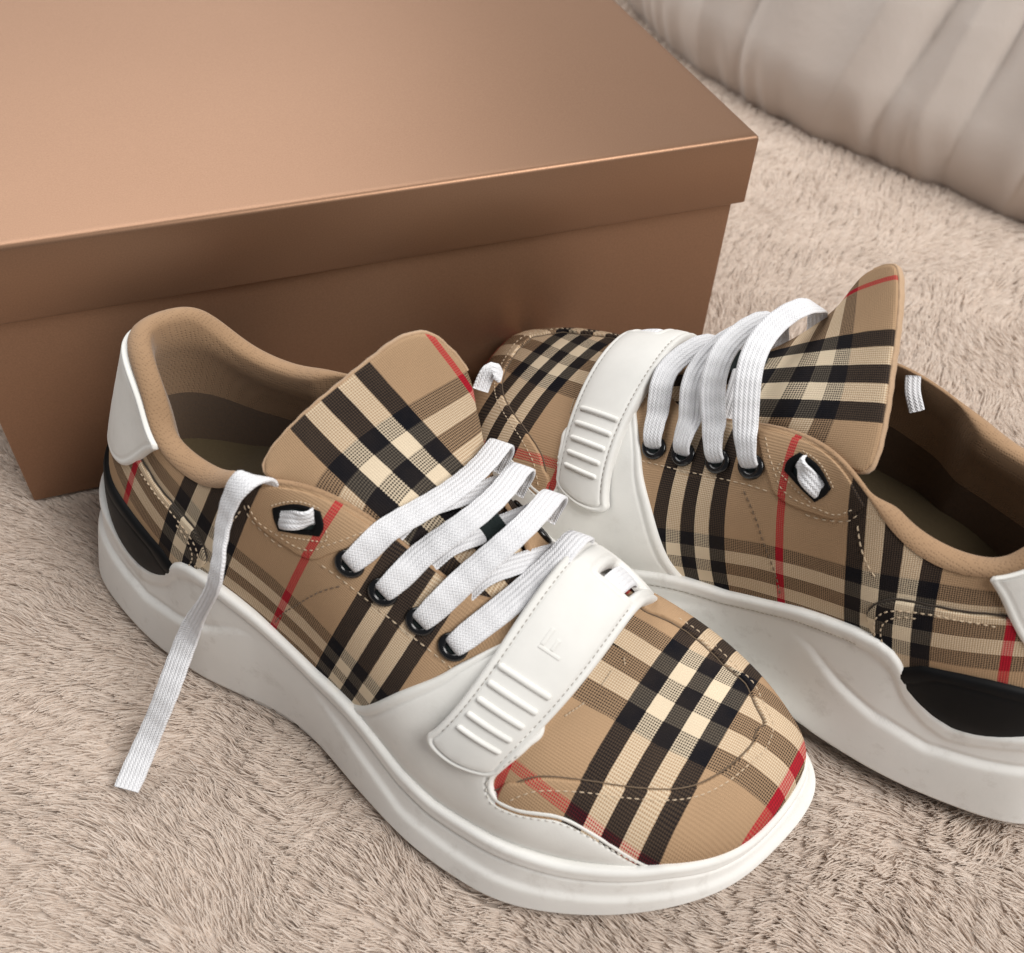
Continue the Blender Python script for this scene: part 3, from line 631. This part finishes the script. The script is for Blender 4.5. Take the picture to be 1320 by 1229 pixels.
    ribbon("lace_keeper", [kp - sd_ * 7.2 - nup * 3, kp - sd_ * 6.4, kp - sd_ * 2.5 + nup * .7, kp + sd_ * 2.5 + nup * .7, kp + sd_ * 6.4, kp + sd_ * 7.2 - nup * 3], [nup - sd_, nup - sd_ * .4, nup, nup, nup + sd_ * .4, nup + sd_], 10, 1.0, M['keeper'], R, fl)
    # folded lace seen in the slot
    a = S(7.93, .775); nrm = normal(S, np.array([7.93]), np.array([.775]))[0]; tx = S(7.68, .80) - S(8.2, .74); tx /= np.linalg.norm(tx); ty = np.cross(nrm, tx)
    ribbon("lace", [a - tx * 7.5 - nrm * .6 - ty * .5, a - tx * 3 + nrm * 1.5, a + tx * 1 + nrm * 1.9 + ty * .3, a + tx * 4 + nrm * 1.5 + ty * .8, a + tx * 6.2 - nrm * .6 + ty * 1.2], [nrm, nrm + ty * .5, nrm, nrm - ty * .6, nrm], 6.6, 1.8, M['lace'], R, fl, 1)
    # ---- strap
    sp_ = [(.55,.0),(.32,-.0),(.12,.14),(.02,.5),(.14,.86),(.36,.99),(.6,1.0),(1.5,1.0),(3,1.0),(5,1.0),(6.9,1.0),(6.9,1.0),(6.9,0),(6.9,0),(5,0),(3,0),(1.5,0)]
    sp_ = [(a, b * 1.06 - .03) for a, b in sp_]
    slot2 = [(4.2,.40),(4.2,.40),(4.2,.84),(4.2,.84),(5.2,.84),(5.2,.84),(5.2,.40),(5.2,.40)]
    strap = panel("strap", STRAP, sp_, (19, 26), 2.8, 1.5, 3.0, M['white2'], R, None, 1.2, (2.7, .75), flip=fl, skirt=1.6, step=1.2, holes=(slot2,))
    sg_ = Stitches(); _k = (19, 26)
    sg_.path(STRAP, [(4.1,.075),(3,.075),(1.5,.075),(.62,.075)], _k, 2.2, 1.5, .22, 3.3); sg_.path(STRAP, [(4.0,.925),(3,.925),(1.5,.925),(.62,.92)], _k, 2.2, 1.5, .22, 3.3); sg_.path(STRAP, [(.5,.10),(.30,.22),(.22,.5),(.30,.78),(.5,.90)], _k, 2.2, 1.5, .2, 3.4)
    sg_.build('stitching', M['thread_g'], strap, fl)
    q = [STRAP(a_, b_) for a_, b_ in ((3.4,.62),(4.0,.62),(4.35,.62),(4.75,.62),(5.2,.62),(5.7,.62))]; nq = [normal(STRAP, np.array([a_]), np.array([.62]))[0] for a_ in (3.4,4.0,4.35,4.75,5.2,5.7)]
    ribbon('lace', [p + m * o_ for p, m, o_ in zip(q, nq, (-1.5, -.6, 2.2, 2.6, 1.6, -1.5))], nq, 9.0, 1.7, M['lace'], R, fl, 1.5)
    for k in range(5):
        s0 = .92 + .272 * k
        a0, a1 = .16 - .018 * (k - 2), .80
        prof = []
        for an in np.linspace(math.pi / 2, 3 * math.pi / 2, 7): prof.append((s0 + .05 * math.sin(an), a0 + .035 * math.cos(an)))
        for an in np.linspace(-math.pi / 2, math.pi / 2, 7): prof.append((s0 + .05 * math.sin(an) + .0, a1 + .035 * math.cos(an)))
        panel("ridge", STRAP, prof, (19, 26), 1.5, .9, 1.5, M['white2'], strap, None, 3.6, None, flip=fl, step=.6, skirt=.3)
    if not fl:
        # embossed mark above the ridges
        for poly in ([(2.50,.34),(2.56,.34),(2.56,.63),(2.50,.63)], [(2.56,.34),(2.86,.34),(2.86,.395),(2.56,.395)], [(2.56,.47),(2.76,.47),(2.76,.52),(2.56,.52)]):
            q = [p for p in poly for _ in (0, 1)]
            panel("embossed_mark", STRAP, q, (19, 26), .55, .3, 1, M['white2'], strap, None, 3.7, None, flip=fl, step=.5, skirt=.2)
    st.build("stitching", M['thread'], R, fl); sd.build("stitching", M['thread_and_shade'], R, fl); sw.build("stitching", M['thread_w'], R, fl)
    return R

LOOSE_P = [(112.5, -23.4, 108.0), (111.1, -26.0, 115.0), (109.4, -32.6, 119.5), (105.7, -38.0, 111.1), (105.5, -45.0, 99.8), (104.3, -52.0, 83.6), (85.3, -49.5, 46.0), (82.9, -65.8, 27.0), (80.8, -80.0, 11.0), (83.0, -98.1, 3.0)]
LOOSE_N = [(-0.2, -0.2, 1), (-0.2, -0.3, 1), (-0.2, -0.6, 0.8), (-0.5, -0.9, 0.35), (-0.35, -0.95, 0.2), (-0.4, -0.9, 0.25), (-0.2, -0.8, 0.6), (-0.1, -0.5, 0.85), (-0.1, -0.3, 0.95), (0, -0.2, 1)]
# ------------------------------------------------------------------ the pair
A = build_sneaker("check cloth sneaker in front, its white lace end hanging over the side onto the rug", False)
B = build_sneaker("check cloth sneaker behind with its toe against the box, heel cut off at the right", True)
B.location = (0.397772, 0.053952, 0.005127); B.rotation_euler = [math.radians(v) for v in (-2.37183, -1.58884, -199.01956)]
ribbon("lace_end", LOOSE_P, LOOSE_N, 11.2, 1.8, M['lace'], A, False, 1.5, [(0, .85), (.1, .85), (.25, .68), (.42, .55), (.5, .62), (.62, .92), (.97, .96), (1, .9)])
for P_, par in (((158, 45, 122), A),):
    ribbon("lace_end", [(156, 44, 118), (157, 47, 123), (159, 48.5, 125), (161, 49.5, 122)], [(.6, -.8, .5), (.6, -.8, .6), (.3, -.5, 1), (.9, .2, .8)], 6.0, 1.8, M['lace'], par, False, 1)
ribbon("lace_end", [(122, 33, 113), (119, 29, 110.5), (116, 26.5, 108.5), (114, 26, 106)], [(-.4, -1, .7)] * 4, 5.5, 1.8, M['lace'], B, True, 1)

# ------------------------------------------------------------------ box
def rbox(name, x0, x1, y0, y1, z0, z1, material, parent, bev=1.0, open_bottom=False):
    bm = bmesh.new(); bmesh.ops.create_cube(bm, size=1)
    for v in bm.verts: v.co = Vector(((x0 + x1) / 2 + v.co.x * (x1 - x0), (y0 + y1) / 2 + v.co.y * (y1 - y0), (z0 + z1) / 2 + v.co.z * (z1 - z0))) * MM
    bmesh.ops.bevel(bm, geom=bm.edges[:], offset=bev * MM, segments=3, affect='EDGES', profile=.5)
    me = bpy.data.meshes.new(name); bm.to_mesh(me); bm.free(); me.polygons.foreach_set("use_smooth", [True] * len(me.polygons))
    me.materials.append(material); o = bpy.data.objects.new(name, me); COL.objects.link(o); o.parent = parent; return o
BX = bpy.data.objects.new("shoe_box", None); COL.objects.link(BX); BX.location = (0.199968, 0.243604, 0); BX.rotation_euler = (0, 0, math.radians(44.939))
BX["label"] = "bronze brown cardboard shoe box with its lid on, standing behind the sneakers"; BX["category"] = "box"
BWD, BD, BH, BL, OVH = 356.9, 285, 136.85, 34.3, 4.44
rbox("box_base", -BWD + OVH, -OVH, OVH, BD - OVH, 0, BH - 3, M['paper'], BX, .8)
def lid():
    """top panel and four folded sides with a slight step at the crease, hollow underneath"""
    V, Fc = [], []
    def loop(i, z, r=1.2, k=4):
        pts = []
        for cx, cy, a0 in ((-i - r, BD - i - r, 0), (-BWD + i + r, BD - i - r, 90), (-BWD + i + r, i + r, 180), (-i - r, i + r, 270)):
            for j in range(k + 1):
                a = math.radians(a0 + 90 * j / k); pts.append((cx + r * math.cos(a), cy + r * math.sin(a), z))
        return pts
    rows = [loop(2.2, BH - BL), loop(0.2, BH - BL), loop(0, BH - BL + .4), loop(0, BH - 2.2), loop(.25, BH - 1.1), loop(1.0, BH - .35), loop(2.2, BH - .1), loop(4.2, BH - .1), loop(20, BH - .3), loop(70, BH - .5), loop(120, BH - .4)]
    n = len(rows[0])
    for r_ in rows: V += r_
    for k in range(len(rows) - 1):
        for i in range(n): Fc.append((k * n + i, k * n + (i + 1) % n, (k + 1) * n + (i + 1) % n, (k + 1) * n + i))
    Fc.append(tuple((len(rows) - 1) * n + i for i in range(n)))
    return mesh_obj("lid", V, Fc, M['paper'], BX, None, True)
lid()

# ------------------------------------------------------------------ rug
def rug_mats():
    m, nt, b = mat("rug_backing"); b.inputs['Base Color'].default_value = (0.52, 0.44, 0.38, 1); b.inputs['Roughness'].default_value = 1
    m2, nt, b = mat("rug_pile")
    hi = N(nt, 'ShaderNodeHairInfo')
    c = ramp(nt, hi.outputs['Random'], [(0, (0.69, 0.59, 0.515)), (.5, (0.765, 0.67, 0.59)), (1, (0.84, 0.75, 0.675))])
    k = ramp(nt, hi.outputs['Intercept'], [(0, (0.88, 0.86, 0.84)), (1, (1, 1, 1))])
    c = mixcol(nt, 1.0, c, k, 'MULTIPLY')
    nt.links.new(c, b.inputs['Base Color']); b.inputs['Roughness'].default_value = .85; b.inputs['Specular IOR Level'].default_value = .15
    tr = N(nt, 'ShaderNodeBsdfTranslucent'); nt.links.new(c, tr.inputs[0]); mx = N(nt, 'ShaderNodeMixShader'); mx.inputs[0].default_value = .35
    nt.links.new(b.outputs[0], mx.inputs[1]); nt.links.new(tr.outputs[0], mx.inputs[2]); nt.links.new(mx.outputs[0], nt.nodes['Material Output'].inputs['Surface'])
    return m, m2
RUGM, PILEM = rug_mats()
ZR = -9.0
ZB = -5.1
rug = mesh_obj("rug", [(-800, -450, ZB), (1000, -450, ZB), (1000, 1300, ZB), (-800, 1300, ZB)], [(0, 1, 2, 3)], RUGM, None, None, False); rug["kind"] = "structure"
def vnoise(P, scale, seed):
    r = np.random.default_rng(seed); T = r.random((64, 64)); q = P / scale; i = np.floor(q).astype(int); f = q - i; f = f * f * (3 - 2 * f)
    g = lambda a, b: T[(i[:, 0] + a) % 64, (i[:, 1] + b) % 64]
    return (g(0, 0) * (1 - f[:, 0]) + g(1, 0) * f[:, 0]) * (1 - f[:, 1]) + (g(0, 1) * (1 - f[:, 0]) + g(1, 1) * f[:, 0]) * f[:, 1]
def pile():
    # footprint in view (mm), denser where nearer to the camera
    cx, cy = 274.5, -202.0
    n0 = 1900000
    P = np.stack([rng.uniform(-330, 640, n0), rng.uniform(-230, 960, n0)], 1)
    Rm = np.array(cam.rotation_euler.to_matrix()); q = (np.c_[P, np.zeros(n0)] - np.array(cam.location) * 1000) @ Rm
    px = 660 + 1296.93 * q[:, 0] / -q[:, 2]; py = 614.5 - 1296.93 * q[:, 1] / -q[:, 2]
    P = P[(px > -110) & (px < 1430) & (py > -60) & (py < 1350) & (q[:, 2] < -50)]
    d = np.hypot(P[:, 0] - cx, P[:, 1] - cy); P = P[rng.random(len(P)) < np.clip((450 / d) ** .9, .8, 1)]
    # nothing grows through the shoes or the box
    def clear(P, poly, pad=0): return ~in_poly(P, poly)
    uu = np.linspace(0, NSO, 120, endpoint=False); Gp = GND(uu); c0 = Gp.mean(0)
    ins = c0 + (Gp - c0) * .97
    a = math.radians(-199.01956); gb = ins * np.array([1, -1]); gb = np.stack([397.77 + math.cos(a) * gb[:, 0] - math.sin(a) * gb[:, 1], 53.95 + math.sin(a) * gb[:, 0] + math.cos(a) * gb[:, 1]], 1)
    a = math.radians(44.939); bx = np.array([(-OVH - 2, OVH + 2), (-OVH - 2, 400), (-BWD + OVH + 2, 400), (-BWD + OVH + 2, OVH + 2)]); bx = np.stack([199.97 + math.cos(a) * bx[:, 0] - math.sin(a) * bx[:, 1], 243.6 + math.sin(a) * bx[:, 0] + math.cos(a) * bx[:, 1]], 1)
    n = len(P); print("pile strands", n)
    # the nap: lies towards lower left of the picture, swirled by hand strokes; strands gather into tufts
    dep = (P[:, 0] - cx) * -.43 + (P[:, 1] - cy) * .90; turn = np.clip((dep - 330 + 120 * (vnoise(P, 90, 9) - .5)) / 200, 0, 1); turn = turn * turn * (3 - 2 * turn)
    ang = math.radians(198) - turn * math.radians(158) + 1.5 * (vnoise(P, 120, 1) - .5) + 1.5 * (vnoise(P, 38, 2) - .5) + .75 * (vnoise(P, 11, 3) - .5) + rng.normal(0, .13, n)
    lean = .92 + .32 * (vnoise(P, 26, 4) - .5) + rng.normal(0, .07, n)
    ln = (12.0 + 5 * (vnoise(P, 16, 5) - .5)) * rng.uniform(.7, 1.15, n)
    D = np.stack([np.cos(ang), np.sin(ang)], 1)
    # tuft centres: jittered grid
    cell = 8.0; gi = np.floor(P / cell); h = np.sin(gi[:, 0] * 127.1 + gi[:, 1] * 311.7) * 43758.5453; h2 = np.sin(gi[:, 0] * 269.5 + gi[:, 1] * 183.3) * 43758.5453
    C = (gi + .2 + .6 * np.stack([h - np.floor(h), h2 - np.floor(h2)], 1)) * cell
    K = 6; pts = np.zeros((n, K, 3), np.float32); pull = (C - P) * rng.uniform(.2, .6, (n, 1))
    curl = rng.normal(0, .5, (n, 2)); ph = rng.uniform(0, 6.28, n)
    for k in range(K):
        t = k / (K - 1)
        hz = np.sin(lean * t * 1.25) / (lean * 1.25)         # forward share, bending over
        up_ = (1 - np.cos(np.minimum(lean, 1.5) * t * 1.25)) 
        fw = ln * (t ** 1.5) * np.sin(np.clip(lean, .3, 1.45)) * .95
        z = ln * (t - .42 * t * t * np.clip(lean, .3, 1.4)) * .92
        xy = P + D * fw[:, None] + pull * (t ** 1.2) + curl * (t * t) + D[:, ::-1] * np.array([-1, 1]) * (np.sin(t * 5 + ph) * .5 * t)[:, None]
        pts[:, k, :2] = xy; pts[:, k, 2] = ZR + z
    # pile is pressed down under the objects
    fl_ = pts.reshape(-1, 3)
    for poly in (ins, gb, bx):
        lo, hi = poly.min(0), poly.max(0); m = np.where((fl_[:, 0] > lo[0]) & (fl_[:, 0] < hi[0]) & (fl_[:, 1] > lo[1]) & (fl_[:, 1] < hi[1]))[0]
        m = m[in_poly(fl_[m, :2].astype(float), poly)]; fl_[m, 2] = np.minimum(fl_[m, 2], -3.0)
    cv = bpy.data.hair_curves.new("fur_pile"); cv.add_curves([K] * n)
    cv.attributes["position"].data.foreach_set("vector", (pts * MM).reshape(-1))
    far_ = np.clip(np.hypot(P[:, 0] - cx, P[:, 1] - cy) / 480, .9, 1.7).astype(np.float32)
    rad = np.repeat(far_, K) * np.tile(np.array([.36, .36, .34, .30, .25, .14], np.float32) * MM, n) * np.repeat(rng.uniform(.75, 1.25, n).astype(np.float32), K)
    ra = cv.attributes.get("radius") or cv.attributes.new("radius", 'FLOAT', 'POINT'); ra.data.foreach_set("value", rad.astype(np.float32))
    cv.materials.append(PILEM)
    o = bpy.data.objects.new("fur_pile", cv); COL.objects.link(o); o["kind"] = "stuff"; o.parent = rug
pile()

# ------------------------------------------------------------------ bed cover behind
def cover():
    hem = cspline([(-260, 930), (-120, 800), (-20, 695), (60, 612), (125, 566), (200, 536), (275, 512), (350, 487), (450, 455), (560, 420)])
    ns, nt_ = 300, 150; s = np.linspace(0, 9, ns); P = hem(s); tg = hem(s + .02) - hem(s - .02); out = np.stack([tg[:, 1], -tg[:, 0]], 1); out /= np.linalg.norm(out, axis=1, keepdims=True)
    if out[ns // 2] @ np.array([0, -1]) < 0: out = -out
    L = np.r_[0, np.cumsum(np.linalg.norm(np.diff(P, axis=0), axis=1))]
    V = np.zeros((ns, nt_, 3))
    rows = np.linspace(0, 1, nt_)
    for j, t in enumerate(rows):
        # rolls up from under the hem, then leans away
        z = -6 + 360 * t; lean = -150 * t ** 1.1 + 26 * math.sin(min(1, t / .16) * math.pi / 2) - 14
        sh = L + 70 * t
        ridge = lambda p, w, h: h * np.exp(-np.abs(p / w) ** 1.15)
        fold = 9 * np.sin(sh / 46 + 1.1 * np.sin(L / 71) + 2.2 * t) * (.4 + .6 * t) + 2.5 * np.sin(sh / 19 + 2.1 * np.sin(L / 50) - 4 * t) * np.clip(t * 2.2, 0, 1)
        # tucks running up and to the right, each a soft ridge with a sharp valley beside it
        for L0, slope, wdt, hgt in ((330, 40, 26, 10), (470, -20, 38, 16), (600, 70, 30, 13), (672, 20, 22, 11), (748, 60, 14, 20), (790, -70, 24, 18), (880, 60, 34, 14)):
            pq = L - L0 - slope * t; fold = fold + ridge(pq, wdt, hgt) * np.clip(.25 + t * 2.5, 0, 1) - ridge(pq - wdt * 1.25, wdt * .32, hgt * .8) * np.clip(t * 4, 0, 1)
        wr = 1.2 * np.sin(L / 5.2 + 14 * t + 2 * np.sin(L / 21)) * np.exp(-((t - .05) / .08) ** 2)
        V[:, j, :2] = P + out * (lean + fold + wr)[:, None]; V[:, j, 2] = z + 5 * np.sin(L / 60) * t
    o = mesh_obj("bed_cover", V.reshape(-1, 3), grid_faces(ns, nt_), satin(), None, None, True)
    so = o.modifiers.new("thickness", 'SOLIDIFY'); so.thickness = .004
    o["label"] = "pale greige satin bed cover hanging in folds down to the rug"; o["category"] = "bedding"
def satin():
    m, nt, b = mat("satin"); v = noise(nt, 9, 4)
    cc = mixcol(nt, v, (0.68, 0.605, 0.55), (0.61, 0.54, 0.49)); nt.links.new(cc, b.inputs['Base Color'])
    b.inputs['Roughness'].default_value = .36; b.inputs['Specular IOR Level'].default_value = .6; b.inputs['Sheen Weight'].default_value = .25
    w = noise(nt, 34, 7, rough=.65); f = noise(nt, 1600, 2); hgt = math_node(nt, 'MULTIPLY_ADD', f, .03, w); bump(nt, b, hgt, .16, .004); return m
cover()
